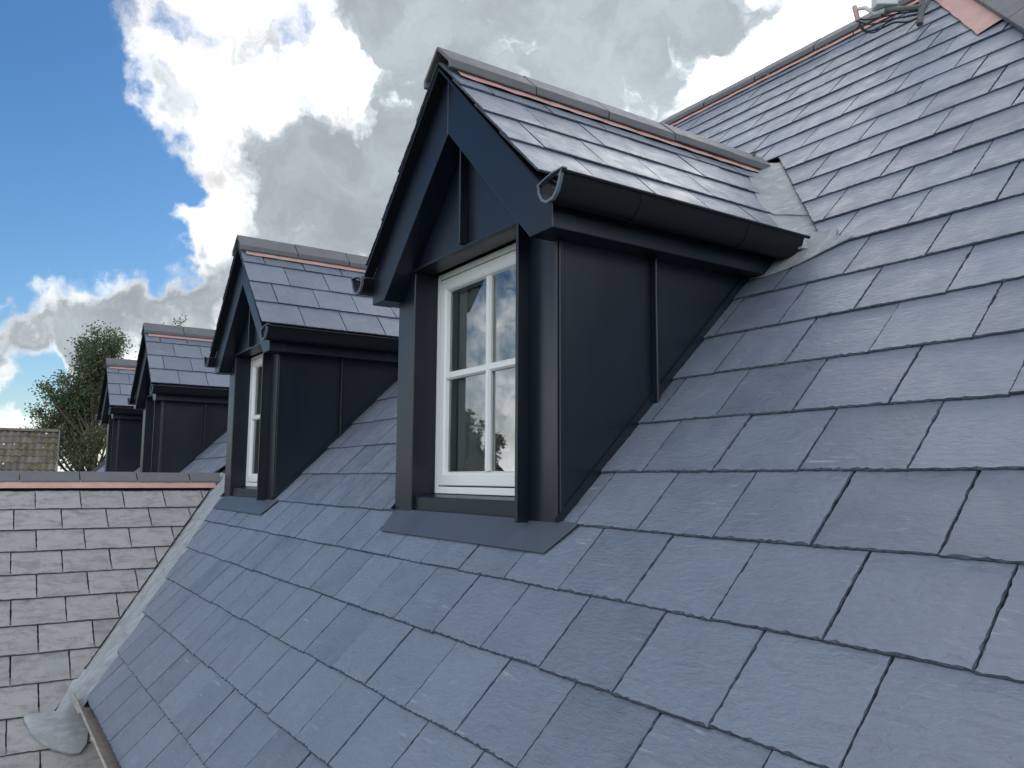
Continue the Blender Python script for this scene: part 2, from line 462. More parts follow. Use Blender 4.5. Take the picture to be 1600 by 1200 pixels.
YK0, DY = 1.3672, .1478                        # tail line of course k on the main slope: y = YK0 + DY*k
OFF = 1.491                                    # main slope: z = y - OFF
HIPX = lambda y: -1.25+.763*(3.322-y)
WA, WM = -4.022, .6485                         # wing slope: z = WA - WM*x
WRX = -6.225                                   # wing ridge
main = thing('main_roof', 'large blue-grey slate roof that carries the four dormers', 'roof', (-4, 2.4, GZ))
m = MB()                                       # underlay of the main slope, sunk below the slates
dk = .035
m.poly([(-16, .49, .49-OFF-dk*1.4), (.7, .49, .49-OFF-dk*1.4), (HIPX(4.2), 4.2, 4.2-OFF-dk*1.4), (-16, 4.2, 4.2-OFF-dk*1.4)])
m.poly([(.7, .49, .49-OFF-.05), (.7, 7.9, .49-OFF-.05), (HIPX(4.2), 4.2, 4.2-OFF-.05)])
m.poly([(-16, 7.9, .49-OFF-.05), (.7, 7.9, .49-OFF-.05), (HIPX(4.2), 4.2, 4.2-OFF-.05), (-16, 4.2, 4.2-OFF-.05)], True)
m.obj('roof_deck', MDK, main, recalc=False)
m = MB(); m.box(-15.8, .45, .62, 7.7, GZ, -1.02); m.obj('wall', MBR, main)
wing = thing('wing_roof', 'lower weathered grey slate roof meeting the main roof at a lead valley', 'roof', (-6.2, -1, GZ))
m = MB()
zz = lambda x: WA-WM*x-.03
x1 = -3.6
m.poly([(x1, -3.2, zz(x1)), (x1, 2.0, zz(x1)), (WRX, 2.0, zz(WRX)), (WRX, -3.2, zz(WRX))])
m.poly([(2*WRX-x1, -3.2, zz(x1)), (2*WRX-x1, 2.0, zz(x1)), (WRX, 2.0, zz(WRX)), (WRX, -3.2, zz(WRX))], True)
m.obj('roof_deck', MDK, wing, recalc=False)
m = MB(); m.box(2*WRX-x1+.3, x1-.3, -3.1, .6, GZ, zz(x1)-.05); m.obj('wall', MBR, wing)

# ------------------------------------------------------------------ wing slates
rw = random.Random(21)
wl_ = math.atan(WM); cw_, sw_ = math.cos(wl_), math.sin(wl_)
TW = .008; tw_tilt = math.atan2(TW, .21)
tails = [-5.892, -5.709, -5.533, -5.356, -5.182, -5.005, -4.828, -4.655, -4.485, -4.312, -4.139, -3.966, -3.793, -3.62]
VAL = lambda z: z+OFF                          # y of the valley line at height z
WSM = [mesh_from('slate', *s, MW) for s in slate_set(10, .2555, .265, MW, TW, .02, .0045, 9)]
for r, tx in enumerate(tails):
    tz = WA-WM*tx
    off = .312 if r % 2 == 0 else .189
    off += rw.uniform(-.006, .006)
    k = -14
    while True:
        u0 = off+.2575*k; u1 = u0+.2575; k += 1
        yc = (u0+u1)/2
        free = tz < -1.15                      # below the main eaves: no valley any more
        if u0 > (.62 if free else VAL(tz)+.24): break
        yv = 9 if free else VAL(tz)
        org = (tx, yc, tz)
        mt = frame(org, (0, 1, 0), (-cw_, 0, sw_), tw_tilt+rw.uniform(-.004, .008))
        mt.translation += Vector((sw_, 0, cw_))*rw.uniform(-.0005, .002)
        if r == 0 or u1 > yv-.02:
            ln = .265 if r else .215
            wtop = min(ln, .265)
            # valley line in slate coordinates: y = yv + w*sin  -> u <= yv - yc - .004 + w*sw
            p = clip(rect(.2555, wtop), 1, -sw_, yv-yc-.006)
            if len(p) < 3 or area(p) < .0012: continue
            me = mesh_from('slate', *slate_geo(p, rw, TW, .02, .006), MW)
        else: me = WSM[rw.randrange(10)]
        put(me, mt, wing)
# the wing's ridge: grey angular tiles over a copper strip
def ridge_tile(y0, y1, half, drop, lip, th, xa, za):
    """angular ridge tile along Y with its arris at (xa, za)"""
    q = MB()
    out = [(-half, -drop-lip), (-half, -drop), (-.006, -.002), (0, 0), (.006, -.002), (half, -drop), (half, -drop-lip)]
    inn = [(half-th, -drop-lip), (half-th, -drop-th*.6), (0, -th), (-half+th, -drop-th*.6), (-half+th, -drop-lip)]
    q.prism([(a+xa, b+za) for a, b in out+inn], (y0, y1), lambda a, b, t: (a, t, b))
    return q
def wavy_strip(along0, along1, f, n=24):
    q = MB()
    top = [f(along0+(along1-along0)*i/n, 0) for i in range(n+1)]; bot = [f(along0+(along1-along0)*i/n, 1) for i in range(n+1)]
    top = [Vector(p) for p in top]; bot = [Vector(p) for p in bot]
    i0 = len(q.v); q.v += top+bot
    for k in range(n): q.f.append([i0+k, i0+n+1+k, i0+n+2+k, i0+k+1])
    return q
ys = [-2.95, -2.6, -2.245, -1.89, -1.535, -1.18, -.83, -.485, -.132, .2186, .5693, .926, 1.2783, 1.50]
for a, b in zip(ys, ys[1:]):
    t = ridge_tile(a+.003, b-.003, .098, .062, .030, .014, WRX+rw.uniform(-.002, .002), .038+rw.uniform(-.0015, .0015)).obj('ridge_tile', MRT, wing, bevel=.003)
for sgn in (1, -1):
    q = wavy_strip(-2.95, 1.45, lambda y, e: (WRX+sgn*(.08+e*(.068+.004*math.sin(y*37)+.003*math.sin(y*91))), y, WA-WM*(WRX+(.08+e*.07))+.016-.006*e), 60)
    q.obj('copper_strip', MCU, wing, recalc=False)

# valley lead between the wing and the main slope: four lapped sheets
def on_main(x, z, lift=0): return Vector((x, z+OFF, z))+Vector((0, -1, 1))/R2*lift
zs = [.045, -.25, -.52, -.78, -1.03]
for i in range(4):
    q = MB(); z0, z1 = zs[i]+.0, zs[i+1]-.02
    rings = []
    for s in range(7):
        z = z0+(z1-z0)*s/6; xv = (WA-z)/WM; lf = -.016+.005*s/6+.002*i
        rings.append([on_main(xv-.07, z, lf+.012) , on_main(xv-.005, z, lf), on_main(xv+.12, z, lf+.001), on_main(xv+.20, z, lf+.006), on_main(xv+.235, z, lf+.016), on_main(xv+.255, z, lf+.018), on_main(xv+.43, z, lf+.003)])
    q.loft(rings, closed=False); q.obj('lead_sheet', MLO, wing, smooth=True, recalc=False)
# dressed-down tail of the valley lead on the wing slates
q = MB()
lob = [(.248, -1.109, 0), (.254, -1.134, 0), (.284, -1.178, 0), (.324, -1.215, 0), (.371, -1.236, 0), (.43, -1.256, 0), (.47, -1.258, 0), (.50, -1.235, 0), (.515, -1.17, 0), (.535, -1.10, 0), (.56, -1.0, 0), (.50, -.96, -.02), (.43, -1.03, -.022), (.384, -1.108, -.012), (.30, -1.108, -.010)]
def on_wing(y, z, lift): return Vector(((WA-z)/WM, y, z))+Vector((sw_, 0, cw_))*lift
cen = on_wing(.41, -1.165, .020)
rim = [on_wing(y, z, .012+l) for y, z, l in lob]; mid = [on_wing(.41+(y-.41)*.6, -1.165+(z+1.165)*.6, .017+.004*math.sin(i*2.1)+l*.5) for i, (y, z, l) in enumerate(lob)]
bot = [on_wing(y, z, .003+l) for y, z, l in lob]
b0 = len(q.v); n = len(lob); q.v += bot+rim+mid+[cen]
for k in range(n):
    j = (k+1) % n
    q.f.append([b0+k, b0+j, b0+n+j, b0+n+k]); q.f.append([b0+n+k, b0+n+j, b0+2*n+j, b0+2*n+k]); q.f.append([b0+2*n+k, b0+2*n+j, b0+3*n])
q.obj('lead_apron', MLO, wing, smooth=True)

# ------------------------------------------------------------------ dormer (built at x = cx)
def build_dormer(cx, label):
    D = thing('dormer', label, 'dormer', (cx, 1.362, -.13), 'dormers along the main roof')
    rg = random.Random(5)
    X = lambda a: cx+a
    xz = lambda a, b, t: (cx+a, t, b)
    def part(name, q, mat, bevel=0.0, smooth=False, parent=D, recalc=True): return q.obj(name, mat, parent, smooth, bevel, recalc)
    roofy = lambda z: z+OFF
    # front posts
    for s in (-1, 1):
        q = MB(); a, b = sorted((s*.39, s*.5275)); q.box(X(a), X(b), 1.362, 1.472, -.175, .80); part('post', q, MP, .004)
        q = MB(); a, b = sorted((s*.53, s*.536)); q.box(X(a), X(b), 1.368, 1.386, -.135, .70); part('corner_trim', q, MP, .002)
    q = MB(); q.box(X(.382), X(.391), 1.322, 1.40, -.126, .799); q.box(X(.3815), X(.395), 1.316, 1.322, -.126, .799); part('flange', q, MP, .0015)
    # gable panel with its standing seam
    q = MB(); q.prism([(-.53, .80), (.53, .80), (.53, .86), (0, 1.39), (-.53, .86)], (1.366, 1.44), xz); part('gable_panel', q, MP)
    q = MB(); q.prism([(-.39, .80), (.39, .80), (.39, .812), (-.39, .812)], (1.352, 1.366), xz); part('head_trim', q, MP, .002)
    q = MB(); q.box(X(-.006), X(.006), 1.332, 1.366, .812, 1.30); part('seam', q, MP, .003)
    # sill
    q = MB(); q.prism([(1.378, -.155), (1.378, -.066), (1.47, -.055), (1.47, -.155)], (-.39, .380), lambda a, b, t: (cx+t, a, b)); part('sill', q, MP, .004)
    # cheeks
    for s in (-1, 1):
        q = MB(); a, b = sorted((s*.50, s*.53))
        q.prism([(1.3635, -.165), (1.3635, .84), (roofy(.84), .84)], (a, b), lambda y, z, t: (cx+t, y, z)); ck = part('cheek', q, MP)
        sub(ck, D)
        q = MB(); a, b = sorted((s*.53, s*.556)); q.prism([(1.732, .235), (1.732, .70), (1.744, .70), (1.744, .247)], (a, b), lambda y, z, t: (cx+t, y, z)); part('seam', q, MP, .003, parent=ck)
        # lead flashing upstand along the foot of the cheek, coloured dark for contact shade
        for (z0, z1, th) in ((-.115, .27, .003), (.25, .72, .006)):
            q = MB(); a, b = sorted((s*.531, s*(.534+th))); q.prism([(roofy(z0), z0-.01), (roofy(z0)-.03, z0+.0), (roofy(z1)-.03, z1), (roofy(z1), z1-.01)], (a, b), lambda y, z, t: (cx+t, y, z)); part('flashing', q, MP, parent=ck)
    # bargeboards
    for s in (-1, 1):
        pl = [(.0012, 1.20), (.0012, 1.428), (.616, .815), (.616, .70), (.503, .70)]
        q = MB(); q.prism([(s*a, b) for a, b in pl], (1.283, 1.366), xz); part('bargeboard', q, MP, .003)
        q = MB(); q.prism([(0, 1.434), (s*.612, .822), (s*.612, .812), (0, 1.424)], (1.243, 1.2815), xz); part('verge_trim', q, MPG)
        # fascia box along the eaves
        q = MB(); a, b = sorted((s*.530, s*.612)); q.prism([(1.366, .702), (1.366, .825), (roofy(.825)+.03, .825), (roofy(.70)+.03, .70)], (a, b), lambda y, z, t: (cx+t, y, z)); part('fascia', q, MP, .003)
        # gutter
        pr = [(.614, .812), (.617, .785), (.632, .761), (.655, .750), (.682, .753), (.702, .771), (.713, .795), (.722, .819)]
        inr = [(.715, .817), (.708, .797), (.698, .775), (.680, .758), (.656, .755), (.635, .765), (.621, .787), (.618, .812)]
        q = MB(); q.prism([(s*a, b) for a, b in pr+inr], (1.235, 2.262), xz); gt = part('gutter', q, MPG, 0, True); sub(gt, D)
        q = MB(); q.tube([(X(s*.7225), 1.233, .8195), (X(s*.7225), 2.285, .8195)], .0055, 8); part('gutter_lip', q, MPG, smooth=True, parent=gt)
        fat = [(.612, .815), (.615, .784), (.6305, .759), (.655, .7475), (.6835, .7505), (.704, .7695), (.7155, .795), (.725, .824)]
        for yb in (1.236, 1.53, 1.99):
            q = MB(); q.prism([(s*a, b) for a, b in fat+inr], (yb-.006 if yb > 1.3 else yb-.004, yb+.012 if yb > 1.3 else yb+.006), xz); part('gutter_bracket', q, MPG if yb > 1.3 else MAPG, 0, True, parent=gt)
        q = MB(); q.prism([(s*a, b) for a, b in [(.610, .806), (.640, .815), (.680, .823), (.729, .824), (.729, .828), (.680, .827), (.640, .819), (.610, .811)]], (1.232, 1.248), xz); part('gutter_strap', q, MAPG, parent=gt)
        q = MB(); q.tube([(X(s*.655), 1.27, .771), (X(s*.655), 1.285, .771)], .013, 10); q.tube([(X(s*.655), 1.262, .771), (X(s*.655), 1.27, .771)], .006, 8); part('screw', q, MAPG, parent=gt)
    # slates of both slopes
    ZA = 1.468
    for s in (1, -1):
        u = (0, s, 0); w = Vector((-s, 0, 1)).normalized(); nrm = Vector((s, 0, 1)).normalized()
        for r in range(4):
            half = .607-r*GAUGE/R2
            tx, tz = cx+s*half, ZA-half
            start = 1.238+rg.uniform(-.004, .004)
            widths = [.25]*9 if r % 2 == 0 else [.135]+[.25]*9
            y = start
            for wd in widths:
                y0, y1 = y, y+wd; y = y1
                yv = roofy(tz)-.035            # the valley at this tail; uphill it recedes by w/sqrt2
                if y0 > yv+.2: break
                wd2 = wd-.003
                org = Vector((tx, (y0+y1)/2, tz))+nrm*rg.uniform(-.0005, .0015)
                mt = frame(org, u, w, TILT+rg.uniform(-.003, .006))
                ln = .275 if r < 3 else .215
                p = rect(wd2, ln)
                if y1 > yv-.05:
                    p = clip(p, s, -1/R2, yv-(y0+y1)/2)
                    if len(p) < 3 or area(p) < .001: continue
                if wd2 == .247 and len(p) == 4 and r < 3 and y1 <= yv-.05: me = NEWM[rg.randrange(18)]
                else: me = mesh_from('slate', *slate_geo(p, rg, T, .016, .006), MS)
                put(me, mt, D)
        # roof underlay
        q = MB(); zo = -.03
        q.poly([(X(s*.60), 1.30, ZA-.60+zo), (X(s*.60), roofy(ZA-.6)+.1, ZA-.60+zo), (X(0), roofy(ZA)+.1, ZA+zo), (X(0), 1.30, ZA+zo)], s < 0); part('roof_deck', q, MDK, recalc=False)
        q = wavy_strip(1.27, 2.95, lambda y, e: (X(s*(.07+e*(.040+.003*math.sin(y*41)))), y, ZA-(.07+e*.040)+.013-.005*e), 30); part('copper_strip', q, MCU, recalc=False)
        # valley lead: rounded gutter between the dormer slope and the main slope, two lapped sheets
        for (z0, z1, lf) in ((1.455, .985, .004), (.995, .775, -.003)):
            q = MB(); rings = []
            for i in range(9):
                z = z0+(z1-z0)*i/8; h = ZA-z
                rings.append([Vector((X(s*(h-.055)), roofy(z)-.07, z+.045+lf)), Vector((X(s*(h-.012)), roofy(z)-.04, z+.012+lf)), Vector((X(s*(h+.02)), roofy(z)-.018, z+.008+lf)), Vector((X(s*(h+.075)), roofy(z)+.007, z-.006+lf)), Vector((X(s*(h+.17)), roofy(z)+.022, z-.020+lf))])
            rings.append([p-Vector((0, -1, 1))*.005 for p in rings[-1]]); q.loft(rings, closed=False); part('lead_valley', q, ML, 0, True, recalc=False)
        # lead dressed under the gutter end
        q = MB()
        ol = [(.47, .80), (.50, .74), (.548, .695), (.625, .690), (.69, .699), (.74, .711), (.806, .738), (.872, .762), (.90, .775), (.82, .80), (.80, .84), (.6, .86)]
        tp = [on_main(X(s*a), z, .004) for a, z in ol]
        q.sheet(tp if s > 0 else tp[::-1], (0, -1, 1), .006)
        part('lead_apron', q, ML, .002)
    # ridge tiles
    yy = [1.232, 1.597, 1.944, 2.30, 2.655, 2.955]
    for i, (a, b) in enumerate(zip(yy, yy[1:])):
        ridge_tile(a+.0025, b-.0025, .098, .086, .030, .013, X(rg.uniform(-.002, .002)), 1.512+rg.uniform(-.0015, .0015)).obj('ridge_tile', MRT, D, bevel=.003)
    # metal apron at the foot of the front
    q = MB()
    pts = [(-.50, -.199), (.565, -.201), (.615, -.128), (.615, -.12), (-.53, -.12), (-.53, -.129)]
    q.sheet([on_main(X(a), z, .006) for a, z in pts], (0, -1, 1), .005); part('apron', q, MAP, .0015)
    # window
    yf = 1.462
    def bar(q, x0, x1, z0, z1, y0, y1): q.box(X(x0), X(x1), y0, y1, z0, z1)
    q = MB(); W0, W1, Z0, Z1 = -.39, .39, -.054, .80
    bar(q, W0, W0+.020, Z0, Z1, yf, yf+.06); bar(q, W1-.02, W1, Z0, Z1, yf, yf+.06); bar(q, W0+.02, W1-.02, Z1-.022, Z1, yf, yf+.06); bar(q, W0+.02, W1-.02, Z0, Z0+.025, yf-.004, yf+.06)
    win = part('window', q, MWH, .002); sub(win, D)
    q = MB(); a0, a1, b0, b1 = W0+.022, W1-.022, Z0+.03, Z1-.025; sw = .052
    pr = lambda o: [(a0+o, b0+o*1.0), (a1-o, b0+o), (a1-o, b1-o), (a0+o, b1-o)]
    def ring(o, y): return [(X(x), y, z) for x, z in pr(o)]
    q.loft([ring(0, yf+.05), ring(0, yf+.004), ring(.003, yf+.001), ring(sw-.014, yf+.001), ring(sw-.006, yf+.006), ring(sw, yf+.018), ring(sw, yf+.05)], caps=False)
    part('sash', q, MWH, parent=win)
    mx, mz, gw = -.018, .392, .015
    q = MB(); 
    def barsec(c, half): return [(c-half, yf+.018), (c-half, yf+.010), (c-half*.55, yf+.002), (c+half*.55, yf+.002), (c+half, yf+.010), (c+half, yf+.018)]
    q.prism(barsec(mx, gw), (b0+sw, b1-sw), lambda a, b, t: (X(a), b, t)); part('glazing_bar', q, MWH, parent=win, smooth=False)
    q = MB(); q.prism([(c, y+.0006) for c, y in barsec(mz, gw)], (a0+sw, a1-sw), lambda a, b, t: (X(t), b, a)); part('glazing_bar', q, MWH, parent=win)
    for (p0, p1) in ((a0+sw-.004, mx), (mx, a1-sw+.004)):
        for (r0, r1) in ((b0+sw-.004, mz), (mz, b1-sw+.004)):
            tiltx = rg.uniform(-.0012, .0012)
            q = MB(); q.poly([(X(p0), yf+.018+tiltx, r0), (X(p1), yf+.018, r0), (X(p1), yf+.018-tiltx, r1), (X(p0), yf+.018, r1)]); part('pane', q, MGL, parent=win, recalc=False)
    for k in range(9):                         # vertical blind hanging inside
        xk = -.36+k*.088; a = math.radians(24)
        q = MB(); dx, dy = .045*math.cos(a), .045*math.sin(a)
        q.prism([(xk-dx, yf+.075-dy), (xk, yf+.066), (xk+dx, yf+.075+dy), (xk+dx, yf+.077+dy), (xk, yf+.068), (xk-dx, yf+.077-dy)], (-.03, .80), lambda x, y, t: (X(x), y, t)); part('blind_slat', q, MBL)
    q = MB(); r0 = .495
    q.poly([(X(-r0), 1.53, -.1), (X(-r0), 2.1, -.1), (X(-r0), 2.1, .9), (X(-r0), 1.53, .9)]); q.poly([(X(r0), 1.53, -.1), (X(r0), 2.1, -.1), (X(r0), 2.1, .9), (X(r0), 1.53, .9)])
    q.poly([(X(-r0), 2.1, -.1), (X(r0), 2.1, -.1), (X(r0), 2.1, .9), (X(-r0), 2.1, .9)]); q.poly([(X(-r0), 1.53, .9), (X(r0), 1.53, .9), (X(r0), 2.1, .9), (X(-r0), 2.1, .9)]); q.poly([(X(-r0), 1.53, -.1), (X(r0), 1.53, -.1), (X(r0), 2.1, -.1), (X(-r0), 2.1, -.1)])
    part('room_lining', q, MRM, recalc=False)
    return D
MAPG = simple('grey_bracket', (.12, .15, .20), .45, .1)
DX = [-2.346, -4.975, -8.40, -11.19]
LBL = ['nearest and largest dark grey dormer, its white four-pane window reflecting a tree',
       'second dormer from the front, right above the end of the wing roof ridge',
       'third dormer from the front, between the second dormer and the farthest one',
       'farthest and smallest dormer, standing in front of the leafy tree']
first = build_dormer(DX[0], LBL[0])
def copy_tree(o, parent):
    c = o.copy(); C.objects.link(c); c.parent = parent
    for ch in list(o.children): copy_tree(ch, c)
    return c
dormers = [first]
for x, lb in zip(DX[1:], LBL[1:]):
    d = copy_tree(first, None); d.location = (x, 1.362, -.13); d['label'] = lb; dormers.append(d)

# ------------------------------------------------------------------ main roof slates
bpy.context.view_layer.update()
dg = bpy.context.evaluated_depsgraph_get()
def weight(x0, x1, ya, yb):
    """pixels of the frame this slate covers, in view"""
    hit = 0; n = 0; q = [project(Vector((x, y, y-OFF))) for x, y in ((x0, ya), (x1, ya), (x1, yb), (x0, yb))]
    if any(p is None for p in q): return 0
    a = abs(area([(p[0], p[1]) for p in q]))
    for i in range(4):
        for j in range(3):
            p = Vector((x0+(x1-x0)*(i+.5)/4, ya+(yb-ya)*(j+.5)/3, 0)); p.z = p.y-OFF
            p += Vector((0, -1, 1))*.012
            n += 1; s = project(p)
            if s is None or not (0 <= s[0] < 1600 and 0 <= s[1] < 1200): continue
            L = p.length; ok = not scene.ray_cast(dg, Vector((0, 0, 0)), p/L, distance=L-.01)[0]
            hit += ok
    return a*hit/n
U, Wd, Nn = Vector((1, 0, 0)), Vector((0, 1, 1)).normalized(), Vector((0, -1, 1)).normalized()
rm = random.Random(33)
entries = []
for k in range(-6, 19):
    ty = YK0+DY*k; tz = ty-OFF
    ph = (-.746 if k % 2 == 0 else -.8715)-.006*(k/2 if k > 0 else 0)+rm.uniform(-.004, .004)
    i = -60
    while True:
        x0 = ph+.2507*i; x1 = x0+.2507; i += 1
        if x0 > HIPX(ty): break
        if x1 < -14.5: continue
        xc = (x0+x1)/2
        ln = .275 if k < 18 else .20
        p = rect(.2475, ln); cut = False
        if x1 > HIPX(ty+.2)-.02:               # hip
            p = clip(p, 1, .763/R2, HIPX(ty)-xc); cut = True
        zv = tz-(WA-WM*xc)                     # height above the wing slope
        if tz < .12 and xc > WRX-3.5:
            if xc > WRX: # keep z > wing + .24 : WM*x + z > WA + .24
                if zv < .55:
                    p = clip(p, -WM, -1/R2, -(WA+.24)+tz+WM*xc); cut = True
            else:
                zw = WA-WM*(2*WRX-xc)
                if tz < zw+.30:
                    p = clip(p, WM, -1/R2, -(WA+.24)+tz+WM*(2*WRX-xc)); cut = True
        for cx in DX:                          # dormers: stop at the cheeks and at the dormer valleys
            if len(p) < 3: break
            h = 1.468-tz
            if abs(xc-cx) > 1.0 or tz < -.30 or tz > 1.50: continue
            s = 1 if xc > cx-(.14 if tz > .7 else 0) else -1
            if tz < -.13: continue             # below the front: lies under the apron
            if tz < .70:                       # beside the cheek
                if abs(xc-cx) < .70:
                    q = clip(p, -s, 0, -s*(cx+s*.534-xc)); cut = True
                    p = q
            else:                              # beside the valley: stay .10 outside it
                if abs(xc-cx) < .80:
                    # |x-cx| >= h - w/sqrt2 + .1
                    p = clip(p, -s, -1/R2, -(h+.10)+s*(xc-cx)); cut = True
        if len(p) < 3 or area(p) < .0012: continue
        if cut and abs(area(p)-.2475*ln) < 1e-5: cut = False
        us = [a for a, b in p if b < .22]
        ext = (min(a for a, b in p)+xc, max(a for a, b in p)+xc)
        wgt = weight(ext[0], ext[1], ty, ty+DY)
        mt = frame((xc, ty, tz), U, Wd, TILT+rm.uniform(-.002, .006))
        mt.translation += Nn*rm.uniform(-.0008, .0016)+U*rm.uniform(-.001, .001)+Wd*rm.uniform(-.002, .002)
        if cut or k == 18: geo = slate_geo(p, rm, T, .016, .0065)
        else: geo = None
        entries.append((wgt, mt, geo, rm.randrange(18)))
entries.sort(key=lambda e: -e[0])
qs = MB(); plane_m = Matrix((U, Wd, Nn)).transposed().to_4x4(); plane_m.translation = Vector((-4, 2.4, 2.4-OFF))
inv = plane_m.inverted()
for idx, (wgt, mt, geo, var) in enumerate(entries):
    if idx < 300:
        put(mesh_from('slate', *geo, MS) if geo else NEWM[var], mt, main)
    else:
        v, f = geo if geo else NEW[var]
        b0 = len(qs.v); L = inv @ mt
        qs.v += [L @ Vector(p) for p in v]; qs.f += [[b0+j for j in face] for face in f]
ms_ = qs.mesh('slates', MS, recalc=False); ms_.materials.append(MSE)
ms_.polygons.foreach_set('material_index', [0 if len(f) > 4 else 1 for f in qs.f])
so2 = bpy.data.objects.new('remaining_slates', ms_); C.objects.link(so2); so2.parent = main
so2.matrix_local = Matrix.Translation(-origin_of(main)) @ plane_m; so2['kind'] = 'stuff'

# ------------------------------------------------------------------ main ridge, hip and copper
def ridge_tile_x(x0, x1, ya, za):
    q = MB(); half, drop, lip, th = .105, .092, .03, .013
    out = [(-half, -drop-lip), (-half, -drop), (-.006, -.002), (0, 0), (.006, -.002), (half, -drop), (half, -drop-lip)]
    inn = [(half-th, -drop-lip), (half-th, -drop-th*.6), (0, -th), (-half+th, -drop-th*.6), (-half+th, -drop-lip)]
    q.prism([(a+ya, b+za) for a, b in out+inn], (x0, x1), lambda a, b, t: (t, a, b)); return q
x = -1.93
while x > -14.5:
    ridge_tile_x(x-.445, x-.005, 4.205+rm.uniform(-.002, .002), 2.758+rm.uniform(-.003, .003)).obj('ridge_tile', MRT, main, bevel=.003); x -= .45
q = wavy_strip(-14.4, -1.95, lambda x, e: (x, 4.205-.085-e*(.042+.003*math.sin(x*29)), 4.205-.085-e*.042-OFF+.014-.005*e), 120); q.obj('copper_strip', MCU, main, recalc=False)
hd = Vector((.763, -1, -1)).normalized()
nm, nh = Vector((0, -1, 1)).normalized(), Vector((1.31, 0, 1)).normalized()
wm_ = hd.cross(nm).normalized(); wm_ = wm_ if wm_.x < 0 else -wm_
wh_ = hd.cross(nh).normalized(); wh_ = wh_ if wh_.y > 0 else -wh_
apex = Vector((HIPX(4.2)+.0, 4.2, 4.2-OFF))
up = (nm+nh).normalized()
s0 = 0.05
while s0 < 6.2:
    a = apex+hd*s0; b = apex+hd*(s0+.44); q = MB(); rings = []
    for p in (a, b):
        top = p+up*.055
        l1 = p+wm_*.135+nm*.036; l2 = p+wm_*.135+nm*.008; r1 = p+wh_*.135+nh*.036; r2 = p+wh_*.135+nh*.008
        rings.append([l2, l1, top, r1, r2, p+up*.02])
    q.loft(rings); q.obj('hip_tile', MRT, main, bevel=.004); s0 += .4455
sA = (Vector((-1.452, 3.385, 1.894))-apex).dot(hd)
q = MB(); rings = []
for i in range(21):
    p = apex+hd*(.1+(sA+.02-.1)*i/20)
    wv = .0015*math.sin(i*1.9)
    rings.append([p+wm_*.05+nm*(.012), p+wm_*.15+nm*(.009+wv), p+wm_*(.232+.0015*math.sin(i*1.3))+nm*(.006-wv)])
q.loft(rings, closed=False); q.obj('copper_strip', MCU, main, recalc=False, smooth=True)

# eaves gutter of the main roof, old and brownish
def half_pipe(x0, x1, yc, zc, r, th):
    o = [(yc+r*math.cos(t), zc-.75*r*math.sin(t)) for t in [math.pi*i/14 for i in range(15)]]
    i_ = [(yc+(r-th)*math.cos(t), zc-.75*(r-th)*math.sin(t)) for t in [math.pi*(14-i)/14 for i in range(15)]]
    q = MB(); q.prism(o+i_, (x0, x1), lambda a, b, t: (t, a, b)); return q
gut = half_pipe(-4.30, .68, .496, -.996, .064, .004).obj('gutter', MOG, main, smooth=True); sub(gut, main)
for xx in (-3.55, -2.6, -1.6, -.6):
    q = half_pipe(xx-.02, xx+.02, .496, -.996, .070, .009); q.obj('gutter_union', MOG, gut, smooth=True)
q = MB(); q.tube([(-4.30, .434, -.995), (.68, .434, -.995)], .005, 8); q.obj('gutter_lip', MOG, gut, smooth=True)

# ------------------------------------------------------------------ bracket with cables near the main ridge
AY = 3.95
def pa(u, v, y=AY):
    d = CR*((u-800)/FPX)+CD*((v-600)/FPX)+CF
    return d*(y/d.y)
A = thing('aerial_bracket', 'grey metal bracket with loose black cables at the top of the main roof', 'bracket', pa(1437, 38, 3.74))
q = MB(); q.tube([pa(1437, 38, 3.74), pa(1441, 5, 3.80), pa(1446, -40, 3.87)], .016, 8); q.obj('post', MMET, A, smooth=True)
q = MB(); q.tube([pa(1438, 24, 3.77), pa(1458, -10, 3.92), pa(1475, -40, 4.05)], .010, 8); q.obj('strut', MMET, A, smooth=True)
q = MB()
p0, p1 = pa(1440, 11, 3.78), pa(1384, 16, 3.80)
q.tube([p0, p1], .014, 8); q.obj('arm', MMET, A, smooth=True)
q = MB(); q.tube([p1, pa(1368, 21, 3.80), pa(1352, 12, 3.80), pa(1340, 14, 3.80)], [.014, .014, .012, .010], 10); q.obj('elbow', MUNIT, A, smooth=True)
q = MB(); q.tube([pa(1335, 10, 3.80), pa(1341, 33, 3.80)], .014, 10); q.obj('end_cap', MUNR, A, smooth=True, bevel=.003)
q = MB()
c0 = pa(1382, 2, 3.80); ex = CR*.056; ey = CF*.04; ez = CD*-.035
vv = [c0+ex*a+ey*b+ez*c for c in (-1, 1) for a, b in ((-1, -1), (1, -1), (1, 1), (-1, 1))]
q.loft([vv[:4], vv[4:]]); q.obj('unit', MUNIT, A, bevel=.008)
